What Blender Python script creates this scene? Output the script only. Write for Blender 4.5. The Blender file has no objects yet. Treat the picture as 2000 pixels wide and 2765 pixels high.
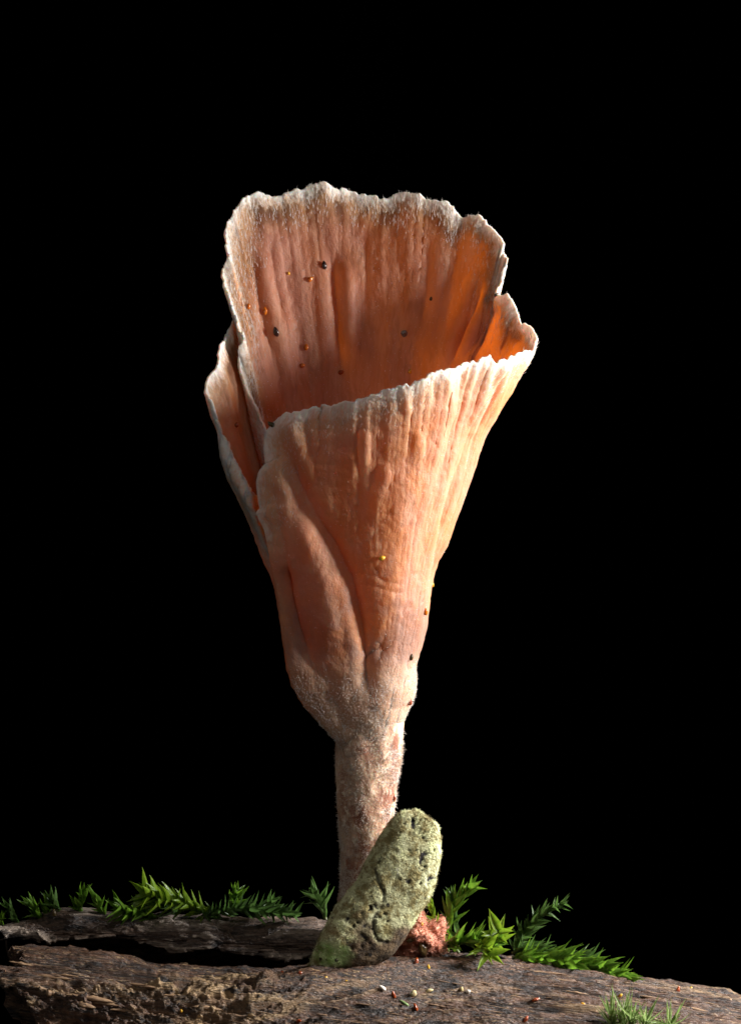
import bpy, math, random
import numpy as np
from mathutils import Vector, Matrix

# ------------------------------------------------------------------ scale
# everything is modelled in units of "u" and brought to metres by S at the end
S = 0.00225
CAMD, CAMZ = 80.0, 12.175          # camera distance / height above the wood, in u
rng = np.random.default_rng(7)
random.seed(7)
scene = bpy.context.scene
col = scene.collection

# ------------------------------------------------------------------ camera
cam = bpy.data.cameras.new('camera')
cam.sensor_fit = 'VERTICAL'
cam.angle = 2 * math.atan(13.825 / CAMD)
cam.clip_start, cam.clip_end = 0.005, 5.0
camo = bpy.data.objects.new('camera', cam)
camo.location = (0, -CAMD * S, CAMZ * S)
camo.rotation_euler = (math.radians(90), 0, 0)
col.objects.link(camo)
scene.camera = camo

# ------------------------------------------------------------------ world: black studio background
world = bpy.data.worlds.new('World')
scene.world = world
world.use_nodes = True
bg = world.node_tree.nodes['Background']
bg.inputs[0].default_value = (0, 0, 0, 1)
bg.inputs[1].default_value = 0.0

# ------------------------------------------------------------------ lamps
def area(name, loc, target, size, power, color, size_y=None):
    l = bpy.data.lights.new(name, 'AREA')
    l.shape = 'RECTANGLE'
    l.size, l.size_y = size * S, (size_y or size) * S
    l.energy, l.color = power, color
    o = bpy.data.objects.new(name, l)
    o.location = Vector(loc) * S
    d = Vector(target) - Vector(loc)
    o.rotation_euler = d.to_track_quat('-Z', 'Y').to_euler()
    col.objects.link(o)
    return o

area('key_lamp', (37, -8, 19), (1, 0, 10), 8, 0.205, (1.0, 0.95, 0.90))
area('back_lamp', (35, 7, 22), (0, 0, 14), 8, 0.15, (0.97, 0.98, 1.0))
area('fill_lamp', (10, -40, 34), (0, 0, 8), 20, 0.015, (1.0, 0.96, 0.92))
area('side_lamp', (-36, -22, 18), (-2, 0, 10), 12, 0.006, (1.0, 0.95, 0.90))

# ------------------------------------------------------------------ render settings
scene.render.engine = 'CYCLES'
scene.view_settings.view_transform = 'Standard'
scene.view_settings.look = 'None'
scene.view_settings.exposure = 0.0
scene.view_settings.gamma = 1.0
scene.view_settings.use_curve_mapping = False
scene.cycles.use_denoising = True
scene.cycles.max_bounces = 8

# ================================================================== helpers
def P(px, py, d):
    """picture position + depth behind the stem's plane -> point in u"""
    px, py, d = np.broadcast_arrays(np.asarray(px, float), np.asarray(py, float), np.asarray(d, float))
    k = (CAMD + d) / CAMD
    return np.stack([(px - 1000) / 100 * k, d, CAMZ + (1382.5 - py) / 100 * k], -1)

def proj(p):
    k = CAMD / (CAMD + p[..., 1])
    return np.stack([1000 + 100 * p[..., 0] * k, 1382.5 - 100 * (p[..., 2] - CAMZ) * k], -1)

_tab = np.random.default_rng(3).random(65536)
def vnoise(x, y, z=0.0, seed=0):
    x, y, z = np.broadcast_arrays(np.asarray(x, float), np.asarray(y, float), np.asarray(z, float))
    xi, yi, zi = (np.floor(a).astype(np.int64) for a in (x, y, z))
    fx, fy, fz = x - xi, y - yi, z - zi
    fx, fy, fz = (f * f * (3 - 2 * f) for f in (fx, fy, fz))
    def h(a, b, c):
        return _tab[((a * 73856093) ^ (b * 19349663) ^ (c * 83492791) ^ (seed * 2654435761)) & 65535]
    r = 0
    for dx, wx in ((0, 1 - fx), (1, fx)):
        for dy, wy in ((0, 1 - fy), (1, fy)):
            for dz, wz in ((0, 1 - fz), (1, fz)):
                r = r + h(xi + dx, yi + dy, zi + dz) * wx * wy * wz
    return r * 2 - 1

def fbm(x, y, z=0.0, oct=4, seed=0, gain=0.5):
    a, r, f = 1.0, 0.0, 1.0
    for o in range(oct):
        r = r + a * vnoise(np.asarray(x) * f, np.asarray(y) * f, np.asarray(z) * f, seed + o * 17)
        a *= gain; f *= 2.03
    return r

def smooth(a, b, x):
    t = np.clip((x - a) / (b - a), 0, 1)
    return t * t * (3 - 2 * t)

def mesh_obj(name, V, F, mat, parent=None, attrs=None, shade=True):
    """F: int array (n,3|4) or list of such arrays"""
    me = bpy.data.meshes.new(name)
    Fs = F if isinstance(F, (list, tuple)) else [F]
    Fs = [np.asarray(f, np.int32) for f in Fs if len(f)]
    V = np.asarray(V, np.float32).reshape(-1, 3)
    me.vertices.add(len(V)); me.vertices.foreach_set('co', V.ravel())
    loops = np.concatenate([f.ravel() for f in Fs])
    tot = np.concatenate([np.full(len(f), f.shape[1], np.int32) for f in Fs])
    start = np.concatenate([[0], np.cumsum(tot)[:-1]]).astype(np.int32)
    me.loops.add(len(loops)); me.loops.foreach_set('vertex_index', loops)
    me.polygons.add(len(tot)); me.polygons.foreach_set('loop_start', start)
    me.polygons.foreach_set('loop_total', tot)
    if shade:
        me.polygons.foreach_set('use_smooth', np.ones(len(tot), bool))
    me.update(calc_edges=True)
    me.validate()
    for k, a in (attrs or {}).items():
        at = me.attributes.new(k, 'FLOAT', 'POINT')
        at.data.foreach_set('value', np.asarray(a, np.float32).ravel())
    me.materials.append(mat)
    o = bpy.data.objects.new(name, me)
    o.parent = parent
    col.objects.link(o)
    return o

def tag(o, label=None, cat=None, group=None, kind=None):
    for k, v in (('label', label), ('category', cat), ('group', group), ('kind', kind)):
        if v: o[k] = v
    return o

def thing(name, label, cat, loc=(0, 0, 0), group=None):
    o = bpy.data.objects.new(name, None)
    o.empty_display_size = 0.002
    o.location = tuple(float(c) for c in loc)
    col.objects.link(o)
    return tag(o, label, cat, group)

def quads(nu, nv, off=0, flip=False, wrap_u=False):
    i = np.arange(nu if wrap_u else nu - 1)[:, None]; j = np.arange(nv - 1)[None, :]
    i2 = (i + 1) % nu
    a = i * nv + j; b = i2 * nv + j; c = i2 * nv + j + 1; d = i * nv + j + 1
    q = np.stack([a, b, c, d], -1).reshape(-1, 4) + off
    return q[:, ::-1] if flip else q

def grid_normals(G, wrap_u=False):
    if wrap_u:
        du = np.roll(G, -1, 0) - np.roll(G, 1, 0)
    else:
        du = np.gradient(G, axis=0)
    dv = np.gradient(G, axis=1)
    n = np.cross(du, dv)
    return n / (np.linalg.norm(n, axis=-1, keepdims=True) + 1e-9)

def resample(pts, n):
    pts = np.asarray(pts, float)
    s = np.concatenate([[0], np.cumsum(np.linalg.norm(np.diff(pts[:, :3], axis=0), axis=1))])
    t = np.linspace(0, s[-1], n)
    return np.stack([np.interp(t, s, pts[:, k]) for k in range(pts.shape[1])], -1), t

def smooth1(a, n):
    k = np.hanning(n + 2)[1:-1]; k /= k.sum()
    pad = np.concatenate([np.repeat(a[:1], n // 2, 0), a, np.repeat(a[-1:], n // 2, 0)], 0)
    return np.stack([np.convolve(pad[:, c], k, 'valid') for c in range(a.shape[1])], -1)[:len(a)]

def poly_dist(px, py, poly):
    """distance to a polyline and how far along it"""
    best = np.full(px.shape, 1e9); side = np.zeros(px.shape)
    seg = [math.hypot(b[0] - a[0], b[1] - a[1]) for a, b in zip(poly[:-1], poly[1:])]
    tot = sum(seg); run = 0.0
    for (x0, y0), (x1, y1) in zip(poly[:-1], poly[1:]):
        vx, vy = x1 - x0, y1 - y0
        t = np.clip(((px - x0) * vx + (py - y0) * vy) / (vx * vx + vy * vy), 0, 1)
        dx, dy = px - x0 - t * vx, py - y0 - t * vy
        d = np.hypot(dx, dy)
        m = d < best
        best = np.where(m, d, best)
        L = math.hypot(vx, vy)
        side = np.where(m, (run + t * L) / tot, side)       # 0..1 along the line
        run += L
    return best, side

def fibres(base, dirs, length, rad, bend, seg=2):
    """three-sided tapering hairs"""
    n = len(base)
    dirs = dirs / (np.linalg.norm(dirs, axis=1, keepdims=True) + 1e-9)
    ref = np.where(np.abs(dirs[:, 2:3]) < .9, np.array([[0, 0, 1.]]), np.array([[1., 0, 0]]))
    a = np.cross(dirs, ref); a /= np.linalg.norm(a, axis=1, keepdims=True)
    b = np.cross(dirs, a)
    L = np.asarray(length)[:, None]; R = np.broadcast_to(np.asarray(rad), (n,))[:, None]
    rings = []
    for t, rr in ((0, 1.0), (.5, .8)):
        c = base + dirs * L * t + bend * L * t * t
        for k in range(3):
            an = k * 2.0944
            rings.append(c + (a * math.cos(an) + b * math.sin(an)) * R * rr)
    rings.append(base + dirs * L + bend * L)
    V = np.stack(rings, 1).reshape(-1, 3)
    o = (np.arange(n) * 7)[:, None]
    q = np.concatenate([o + np.array([[k, (k + 1) % 3, 3 + (k + 1) % 3, 3 + k]]) for k in range(3)])
    t = np.concatenate([o + np.array([[3 + k, 3 + (k + 1) % 3, 6]]) for k in range(3)])
    return V, [q, t]

def bil(G, i, j):
    i0 = np.clip(np.floor(i).astype(int), 0, G.shape[0] - 2); j0 = np.clip(np.floor(j).astype(int), 0, G.shape[1] - 2)
    fi = i - i0; fj = j - j0
    if G.ndim == 3: fi, fj = fi[:, None], fj[:, None]
    return G[i0, j0] * (1 - fi) * (1 - fj) + G[i0 + 1, j0] * fi * (1 - fj) + G[i0, j0 + 1] * (1 - fi) * fj + G[i0 + 1, j0 + 1] * fi * fj

# ================================================================== materials
class NT:
    def __init__(self, name):
        self.m = bpy.data.materials.new(name); self.m.use_nodes = True
        self.t = self.m.node_tree; self.t.nodes.clear()
        self.out = self.t.nodes.new('ShaderNodeOutputMaterial')
    def n(self, typ, **kw):
        nd = self.t.nodes.new('ShaderNode' + typ)
        for k, v in kw.items():
            if k.startswith('i_'):
                key = k[2:].replace('_', ' ')
                key = int(key) if key.isdigit() else key
                self.set(nd.inputs[key], v)
            else:
                setattr(nd, k, v)
        return nd
    def set(self, sock, v):
        if hasattr(v, 'is_linked') or isinstance(v, bpy.types.NodeSocket):
            self.t.links.new(v, sock)
        elif isinstance(v, (tuple, list)) and len(v) == 3 and sock.type == 'RGBA':
            sock.default_value = (*v, 1)
        else:
            sock.default_value = v
    def attr(self, name):
        return self.n('Attribute', attribute_name=name).outputs['Fac']
    def math(self, op, a, b=0.0, c=0.0, clamp=False):
        nd = self.n('Math', operation=op, use_clamp=clamp)
        self.set(nd.inputs[0], a); self.set(nd.inputs[1], b); self.set(nd.inputs[2], c)
        return nd.outputs[0]
    def mix(self, f, a, b, blend='MIX'):
        nd = self.n('Mix', data_type='RGBA', blend_type=blend)
        self.set(nd.inputs[0], f); self.set(nd.inputs[6], a); self.set(nd.inputs[7], b)
        return nd.outputs[2]
    def ramp(self, f, lo, hi, a=0.0, b=1.0):
        nd = self.n('MapRange', interpolation_type='SMOOTHSTEP')
        self.set(nd.inputs[0], f)
        for k, v in zip((1, 2, 3, 4), (lo, hi, a, b)): self.set(nd.inputs[k], v)
        return nd.outputs[0]
    def coords(self, scale=(1, 1, 1), rot=(0, 0, 0), loc=(0, 0, 0)):
        tc = self.n('TexCoord').outputs['Object']
        r = self.n('Mapping', i_Vector=tc, i_Rotation=rot)
        r2 = self.n('Mapping', i_Vector=r.outputs[0], i_Scale=tuple(s / S for s in scale), i_Location=loc)
        return r2.outputs[0]
    def noise(self, vec, scale=1.0, detail=3.0, rough=.5, dist=0.0):
        nd = self.n('TexNoise', i_Vector=vec, i_Scale=scale, i_Detail=detail, i_Roughness=rough, i_Distortion=dist)
        return nd.outputs['Fac']
    def comb(self, x, y, z=0.0):
        nd = self.n('CombineXYZ')
        for k, v in enumerate((x, y, z)): self.set(nd.inputs[k], v)
        return nd.outputs[0]
    def bump(self, h, dist, strength=1.0, normal=None):
        nd = self.n('Bump', i_Height=h, i_Distance=dist * S, i_Strength=strength)
        if normal is not None: self.set(nd.inputs['Normal'], normal)
        return nd.outputs[0]
    def done(self, shader):
        self.t.links.new(shader, self.out.inputs[0]); return self.m

def principled(t, **kw):
    p = t.n('BsdfPrincipled')
    names = dict(color='Base Color', rough='Roughness', spec='Specular IOR Level', sss='Subsurface Weight',
                 rad='Subsurface Radius', sscale='Subsurface Scale', normal='Normal', coat='Coat Weight',
                 coatr='Coat Roughness', trans='Transmission Weight', ior='IOR', sheen='Sheen Weight')
    for k, v in kw.items(): t.set(p.inputs[names[k]], v)
    return p.outputs[0]

def mat_flesh():
    t = NT('mushroom_flesh')
    rim, side, ph, fan = t.attr('rim'), t.attr('side'), t.attr('ph'), t.attr('fan')
    pos = t.n('SeparateXYZ', i_Vector=t.coords())
    z = pos.outputs[2]
    warp = t.math('MULTIPLY', t.math('SUBTRACT', t.noise(t.coords((.9, .9, .9)), 1.0, 3), .5), .5)
    ph = t.math('ADD', ph, warp)
    streak = t.noise(t.comb(ph, t.math('MULTIPLY', z, .22)), 2.4, 4, .55)
    fine = t.noise(t.comb(ph, t.math('MULTIPLY', z, .16), 3.0), 10.0, 4, .6)
    blot = t.noise(t.coords((.55, .55, .34), loc=(3, 7, 1)), 1.0, 4, .55)
    mott = t.noise(t.coords((1.9, 1.9, 1.1), loc=(1, 2, 8)), 1.0, 4, .6)
    outer = t.mix(t.ramp(blot, .36, .62), (.78, .36, .16), (.71, .34, .21))
    outer = t.mix(t.math('MULTIPLY', t.ramp(streak, .46, .70), fan), outer, (.78, .49, .30))
    outer = t.mix(t.math('MULTIPLY', t.ramp(fine, .50, .72, 0, .45), fan), outer, (.52, .23, .12))
    outer = t.mix(t.ramp(mott, .50, .70, 0, .5), outer, (.72, .47, .34))
    # mauve-grey and tan bloom low on the funnel
    low = t.math('MULTIPLY', t.ramp(z, 11.2, 7.6), t.ramp(mott, .36, .58))
    outer = t.mix(t.math('MULTIPLY', low, .85), outer, (.46, .31, .25))
    low2 = t.math('MULTIPLY', t.math('MULTIPLY', t.ramp(z, 9.6, 8.0), t.ramp(z, 6.9, 7.7)), t.ramp(blot, .44, .58))
    outer = t.mix(t.math('MULTIPLY', low2, .7), outer, (.30, .17, .12))
    outer = t.mix(t.ramp(t.math('ADD', z, t.math('MULTIPLY', mott, 1.2)), 8.3, 7.5, 0, .75), outer, (.58, .40, .28))
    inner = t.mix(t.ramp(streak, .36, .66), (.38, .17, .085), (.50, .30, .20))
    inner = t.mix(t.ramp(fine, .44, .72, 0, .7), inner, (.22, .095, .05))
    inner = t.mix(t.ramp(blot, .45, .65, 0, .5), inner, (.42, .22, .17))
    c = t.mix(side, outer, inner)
    # tan band and pale frosted margin; both wander with noise
    grain = t.noise(t.comb(ph, t.math('MULTIPLY', z, .30), 5.0), 16.0, 3, .7)
    wr = t.math('ADD', rim, t.math('MULTIPLY', t.math('SUBTRACT', grain, .5), .65))
    wr = t.math('ADD', wr, t.math('MULTIPLY', t.math('SUBTRACT', streak, .5), .8))
    tan = t.mix(t.ramp(streak, .42, .62), (.42, .26, .13), (.62, .42, .24))
    tan = t.mix(side, (.74, .50, .33), tan)
    c = t.mix(t.ramp(wr, 1.25, .40, 0, .75), c, tan)
    dark = t.math('MULTIPLY', t.math('MULTIPLY', t.ramp(wr, .25, .45), t.ramp(wr, 1.15, .6)), side)
    patch = t.ramp(t.noise(t.comb(ph, 0.0, 2.0), .95, 2, .5), .46, .60)
    c = t.mix(t.math('MULTIPLY', t.math('MULTIPLY', dark, patch), .92), c, (.11, .065, .04))
    c = t.mix(t.ramp(wr, .42, -.06), c, (.86, .83, .78))
    g1 = t.noise(t.coords((9, 9, 9)), 1.0, 3, .7)
    g2 = t.noise(t.comb(ph, t.math('MULTIPLY', z, .2), 9.0), 12.0, 3, .6)
    nrm = t.bump(t.math('MULTIPLY', g2, fan), .045, .45)
    nrm = t.bump(g1, .030, .7, nrm)
    g3 = t.noise(t.coords((26, 26, 26)), 1.0, 2, .6)
    rough = t.ramp(g3, .35, .7, .62, .36)
    sh = principled(t, color=c, rough=rough, spec=.35, sss=.8, rad=(1.0, .58, .36), sscale=.11 * S, normal=nrm)
    # thin flesh lets light through, reddened on its way
    tc = t.mix(t.ramp(wr, .1, .5), c, t.mix(1.0, c, (1.0, .66, .36), 'MULTIPLY'))
    tl = t.n('BsdfTranslucent', i_Color=t.mix(t.ramp(wr, .15, .6, .1, .85), tc, (1.0, .43, .07)), i_Normal=nrm)
    mx = t.n('MixShader'); t.set(mx.inputs[0], t.math('MULTIPLY', t.ramp(wr, .1, .8, .30, .44), t.ramp(fan, .05, .45, .22, 1.0))); t.set(mx.inputs[1], sh); t.set(mx.inputs[2], tl.outputs[0])
    return t.done(mx.outputs[0])

def mat_stem():
    t = NT('stem_flesh')
    a = t.noise(t.coords((1.1, 1.1, .55)), 1.4, 5, .6)
    b = t.noise(t.coords((6, 6, 5), loc=(3, 0, 0)), 1.0, 4, .65)
    c = t.mix(t.ramp(a, .36, .62), (.28, .115, .07), (.70, .48, .33))
    zz = t.n('SeparateXYZ', i_Vector=t.coords()).outputs[2]
    c = t.mix(t.ramp(b, .50, .68), c, (.80, .66, .52))
    c = t.mix(t.ramp(t.math('ADD', zz, t.math('MULTIPLY', a, 1.6)), 6.6, 7.3, 0, .9), c, (.64, .37, .25))
    n = t.bump(b, .05, .8)
    return t.done(principled(t, color=c, rough=.6, spec=.3, sss=.8, rad=(1, .45, .25), sscale=.12 * S, normal=n))

def mat_fuzz(name, c1, c2, tr=.35, sc=2.5):
    t = NT(name)
    v = t.noise(t.coords((sc, sc, sc)), 1.0, 3, .6)
    c = t.mix(t.ramp(v, .40, .58), c1, c2)
    p = principled(t, color=c, rough=.42, spec=.5)
    tl = t.n('BsdfTranslucent', i_Color=c)
    mx = t.n('MixShader'); t.set(mx.inputs[0], tr); t.set(mx.inputs[1], p); t.set(mx.inputs[2], tl.outputs[0])
    return t.done(mx.outputs[0])

def mat_wood(name, dark, mid, pale, rot=6.0, tint=(.02, .014, .012)):
    t = NT(name)
    r = (0, math.radians(-rot), 0)
    g = t.noise(t.coords((.55, 9, 9), r), 1.0, 5, .62, .2)
    g2 = t.noise(t.coords((1.3, 26, 26), r, (5, 2, 1)), 1.0, 4, .6)
    bl = t.noise(t.coords((.55, .8, 1.3), r, (9, 1, 4)), 1.0, 4, .6)
    sp = t.noise(t.coords((5, 9, 12), r), 1.0, 4, .65)
    pa = t.attr('pale')
    c = t.mix(t.ramp(g, .36, .62), dark, mid)
    c = t.mix(t.math('MULTIPLY', t.ramp(g2, .55, .70), t.ramp(bl, .40, .60)), c, pale)
    c = t.mix(t.math('MULTIPLY', pa, t.ramp(g, .30, .60, .35, 1)), c, pale)
    c = t.mix(t.ramp(t.noise(t.coords((.8, 2, 3.2), r, (2, 2, 2)), 1.0, 5, .7), .52, .64), c, tint)
    c = t.mix(t.ramp(sp, .62, .72), c, tint)
    n = t.bump(g, .16, .8)
    n = t.bump(g2, .09, 1.0, n)
    n = t.bump(sp, .05, .8, n)
    return t.done(principled(t, color=c, rough=t.ramp(sp, .3, .7, .34, .7), spec=.5, normal=n))

def mat_lump():
    t = NT('lichen_crust')
    z = t.n('SeparateXYZ', i_Vector=t.coords())
    a = t.noise(t.coords((3, 3, 3)), 1.0, 5, .72)
    b = t.noise(t.coords((1.0, 1.0, 1.0), loc=(4, 1, 2)), 1.0, 3, .55)
    gr = t.attr('green'); br = t.attr('brown')
    c = t.mix(t.ramp(a, .40, .58), (.32, .27, .11), (.74, .75, .44))
    c = t.mix(t.ramp(b, .56, .70, 0, .7), c, (.36, .23, .11))
    c = t.mix(t.ramp(a, .62, .72), c, (.80, .80, .66))
    c = t.mix(br, c, t.mix(t.ramp(a, .40, .60), (.06, .042, .028), (.20, .135, .075)))
    c = t.mix(gr, c, t.mix(t.ramp(a, .35, .65), (.30, .52, .12), (.58, .78, .34)))
    vo = t.n('TexVoronoi', i_Vector=t.coords((2.9, 2.9, 2.9)), i_Scale=1.0)
    spots = t.math('MULTIPLY', t.ramp(vo.outputs['Distance'], .20, .12), t.ramp(t.noise(t.coords((.9, .9, .9), loc=(1, 5, 3))), .47, .53))
    c = t.mix(spots, c, (.018, .015, .014))
    c = t.mix(t.attr('line'), c, (.035, .032, .036))
    g = t.noise(t.coords((11, 11, 11)), 1.0, 4, .7)
    n = t.bump(g, .12, 1.0)
    return t.done(principled(t, color=c, rough=.72, spec=.25, normal=n))

def mat_leaf(name, c1, c2, tr=.52):
    t = NT(name)
    v = t.noise(t.coords((2.0, 6, 2)), 1.0, 3, .6)
    ob = t.n('ObjectInfo').outputs['Random']
    c = t.mix(t.ramp(v, .35, .65), c1, c2)
    c = t.mix(t.math('MULTIPLY', ob, .55), c, tuple(x * .55 for x in c1))
    n = t.bump(t.noise(t.coords((14, 5, 5)), 1.0, 2), .03, .7)
    p = principled(t, color=c, rough=.38, spec=.5, normal=n)
    tl = t.n('BsdfTranslucent', i_Color=c)
    mx = t.n('MixShader'); t.set(mx.inputs[0], tr); t.set(mx.inputs[1], p); t.set(mx.inputs[2], tl.outputs[0])
    return t.done(mx.outputs[0])

def mat_plain(name, c, c2=None, rough=.4, spec=.5, trans=0.0, sss=0.0, scale=9.0, coat=0.0):
    t = NT(name)
    v = t.noise(t.coords((scale,) * 3), 1.0, 4, .6)
    cc = t.mix(t.ramp(v, .35, .65), c, c2 or tuple(x * .6 for x in c))
    n = t.bump(v, .03, .6)
    return t.done(principled(t, color=cc, rough=rough, spec=spec, trans=trans, sss=sss, rad=(1, .5, .2), sscale=.08 * S, normal=n, coat=coat))

M = dict(
    flesh=mat_flesh(), stem=mat_stem(),
    fuzz=mat_fuzz('pale_fuzz', (.80, .72, .62), (.88, .84, .80)),
    stemfuzz=mat_fuzz('stem_fuzz', (.62, .46, .34), (.86, .80, .74)),
    lumpfuzz=mat_fuzz('lump_fuzz', (.28, .22, .08), (.80, .83, .48), .25, 3.0),
    pinkfuzz=mat_fuzz('pink_fuzz', (.62, .26, .17), (.74, .40, .28), .3),
    wood=mat_wood('rotten_wood', (.028, .015, .010), (.135, .064, .034), (.56, .38, .20)),
    wood2=mat_wood('grey_wood', (.045, .029, .022), (.15, .095, .065), (.40, .32, .25), 1.0),
    splinter=mat_plain('pale_splinter', (.33, .21, .115), (.15, .085, .048), .6, .4, scale=4.0),
    lump=mat_lump(),
    pink=mat_plain('pink_rot', (.60, .25, .16), (.42, .15, .09), .6, .3, 0, .3, 5),
    leaf=mat_leaf('moss_leaf', (.10, .23, .018), (.20, .36, .03)),
    leafb=mat_leaf('moss_leaf_bright', (.16, .29, .016), (.28, .40, .03)),
    leafd=mat_leaf('moss_leaf_dull', (.07, .15, .03), (.12, .22, .05)),
    leafn=mat_leaf('moss_leaf_needle', (.18, .30, .06), (.42, .50, .22)),
    stalk=mat_plain('moss_stalk', (.07, .10, .02), (.05, .05, .02)),
    amber=mat_plain('amber_grain', (.75, .24, .02), (.50, .12, .01), .14, .6, .35, .4),
    orange=mat_plain('orange_grain', (.50, .10, .012), (.20, .03, .008), .2, .6, .25, .4),
    yellow=mat_plain('yellow_grain', (.75, .50, .04), (.66, .36, .03), .25, .5, .2, .4),
    black=mat_plain('black_seed', (.02, .012, .012), (.035, .016, .012), .12, .6),
    brown=mat_plain('brown_bit', (.10, .06, .02), (.05, .035, .012), .25, .5),
    white=mat_plain('white_crumb', (.75, .73, .68), (.6, .52, .42), .6, .3),
    cream=mat_plain('cream_crumb', (.52, .48, .26), (.42, .33, .16), .5, .4, 0, .4),
    grey=mat_plain('grey_crumb', (.22, .17, .15), (.08, .05, .04), .3, .6),
    greenbit=mat_plain('green_bit', (.22, .34, .12), (.14, .2, .07), .5, .4),
)

# ================================================================== THE LOG
LOG = thing('rotting_log', 'weathered brown rotting log split lengthwise by a dark crack', 'log', P(1000, 2620, 0))
log_surf = []                       # surfaces that other things are set down on

def I(x, tab):
    tab = np.asarray(tab, float); return np.interp(x, tab[:, 0], tab[:, 1])

def local(V, root):
    return np.asarray(V) - np.array(root.location)

def log_body():
    nq, nf, nb = 900, 320, 36
    s = np.concatenate([np.linspace(0, 1, nf) ** 1.05, np.ones(nb)])
    sf = np.linspace(0, 1, nf) ** 1.05
    end = I(sf, [(0, 22), (.08, 30), (.16, 62), (.27, 58), (.30, 4), (.38, -14), (.45, 40), (.50, 75), (.58, 98), (1, 110)])
    end = end + 9 * fbm(sf * 40, 3.3, oct=3)
    end = np.concatenate([end, np.full(nb, 110.)])
    q = np.linspace(0, 1, nq)
    px = end[None, :] + (2380 - end[None, :]) * q[:, None]
    pyT = I(px, [(-60, 2558), (20, 2554), (120, 2560), (270, 2570), (400, 2602), (520, 2622), (640, 2632), (760, 2626), (850, 2606),
                 (1000, 2592), (1150, 2577), (1300, 2580), (1450, 2596), (1640, 2624), (1800, 2650), (2000, 2692), (2400, 2785)])
    dT = I(px, [(-60, -.7), (700, -.7), (1000, .2), (1150, 1.0), (1400, 1.6), (2400, 1.6)])
    dF = -5.2
    a = np.radians(100) * sf
    py = np.zeros_like(px); d = np.zeros_like(px)
    py[:, :nf] = pyT[:, :nf] + 440 * (1 - np.cos(a))
    d[:, :nf] = dT[:, :nf] + (dF - dT[:, :nf]) * np.sin(a)
    b = np.linspace(0, 1, nb + 1)[1:]
    pb = np.interp(b, [0, .3, .6, .85, 1], [0, 1, 1, .5, 0]); db = np.interp(b, [0, .3, .6, .85, 1], [0, .4, .9, 1.0, .95])
    y0 = py[:, nf - 1:nf]
    py[:, nf:] = np.where(pb[None] >= 1, 3250, 0) + np.where(pb[None] < 1, 1, 0) * 0
    # under side and back of the log
    ys = np.interp(b, [0, .25, .55, .85, 1.0], [0, 180, 180, -60, 0])
    for k in range(nb):
        bb = b[k]
        tgt = np.interp(bb, [0, .25, .6, .9, 1], [0, 1, 2, 3, 4])
        yb = np.stack([py[:, nf - 1], py[:, nf - 1] + 200, py[:, nf - 1] + 150, pyT[:, 0] + 160, pyT[:, 0] + 8])
        dbk = np.stack([d[:, nf - 1], d[:, nf - 1] + 2.0, d[:, nf - 1] + 8, np.full(nq, 5.2), dT[:, 0] + .25])
        i0 = min(int(tgt), 3); f = tgt - i0
        py[:, nf + k] = yb[i0] * (1 - f) + yb[i0 + 1] * f
        d[:, nf + k] = dbk[i0] * (1 - f) + dbk[i0 + 1] * f
    G = P(px, py, d)
    N = grid_normals(np.concatenate([G[:, -1:], G, G[:, :1]], 1))[:, 1:-1]
    cen = G.mean(1, keepdims=True)
    N *= np.sign((N * (G - cen)).sum(-1, keepdims=True).mean())
    # fibres run along x, dropping a little to the right
    X = G[..., 0]; al = np.cumsum(np.linalg.norm(np.diff(G, axis=1, prepend=G[:, :1]), axis=-1), 1) + X * .07
    left = smooth(9.5, 6.0, px / 100) ; low = smooth(2630, 2665, py + (px - 500) * .03)
    crumb = left * low
    fib = fbm(X * .35, al * 5.5, oct=5, seed=1, gain=.6)
    lump = fbm(X * .45, al * .9, oct=4, seed=5)
    cell = fbm(X * 1.1, al * 2.6, .7, oct=4, seed=9, gain=.55)
    ter = cell * 3.0
    ter = (np.floor(ter) + smooth(.78, 1.0, ter - np.floor(ter))) / 3.0
    pits = np.clip(fbm(X * 1.6, al * 3.0, oct=3, seed=31) - .42, 0, 1)
    disp = .085 * fib + .16 * lump * (.4 + .6 * left) + crumb * (.34 * ter + .06 * fbm(X * 5, al * 9, oct=3, seed=40)) - .35 * pits * (.35 + crumb)
    # the right half: long shallow splits along the grain
    split = np.clip(fbm(X * .28, al * 3.1, oct=4, seed=22) - .33, 0, 1)
    disp = disp - (1 - crumb) * .42 * split
    disp = disp + (1 - crumb) * (.055 * fbm(X * .32, al * 8, oct=3, seed=33, gain=.65) + .012 * fbm(X * 2.2, al * 3.5, oct=3, seed=34))
    disp = disp + .02 * fbm(X * 6, al * 20, oct=2, seed=2)
    pale = np.clip(crumb * (.25 + 1.3 * smooth(-.05, .35, ter)) * .9 + .5 * (1 - crumb) * smooth(.25, .7, fib) * smooth(2630, 2690, py), 0, 1)
    pale = pale * smooth(-.6, .3, fbm(X * .5, al * 1.2, oct=3, seed=77))
    disp[:, nf:] *= .4
    G = G + N * disp[..., None]
    # broken left end: rings closing inwards
    caps = []
    c0 = G[0].mean(0)
    for k, f in enumerate((.96, .88, .75, .5, .2, .02)):
        r = c0 + (G[0] - c0) * f
        r[:, 0] = G[0][:, 0] * (1) + (.10 + .9 * (1 - f)) * (1 + .5 * fbm(np.arange(G.shape[1]) * .11, k, oct=3, seed=4))
        caps.insert(0, r)
    endR = G[-1].mean(0) + (G[-1] - G[-1].mean(0)) * .02
    A = np.concatenate([np.array(caps), G, endR[None]], 0)
    pl = np.concatenate([np.tile(pale[:1] * .6, (len(caps), 1)), pale, pale[-1:]], 0)
    nu, nv = A.shape[:2]
    F = quads(nu, nv)
    i = np.arange(nu - 1)
    F = np.concatenate([F, np.stack([i * nv + nv - 1, (i + 1) * nv + nv - 1, (i + 1) * nv, i * nv], -1)])
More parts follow.
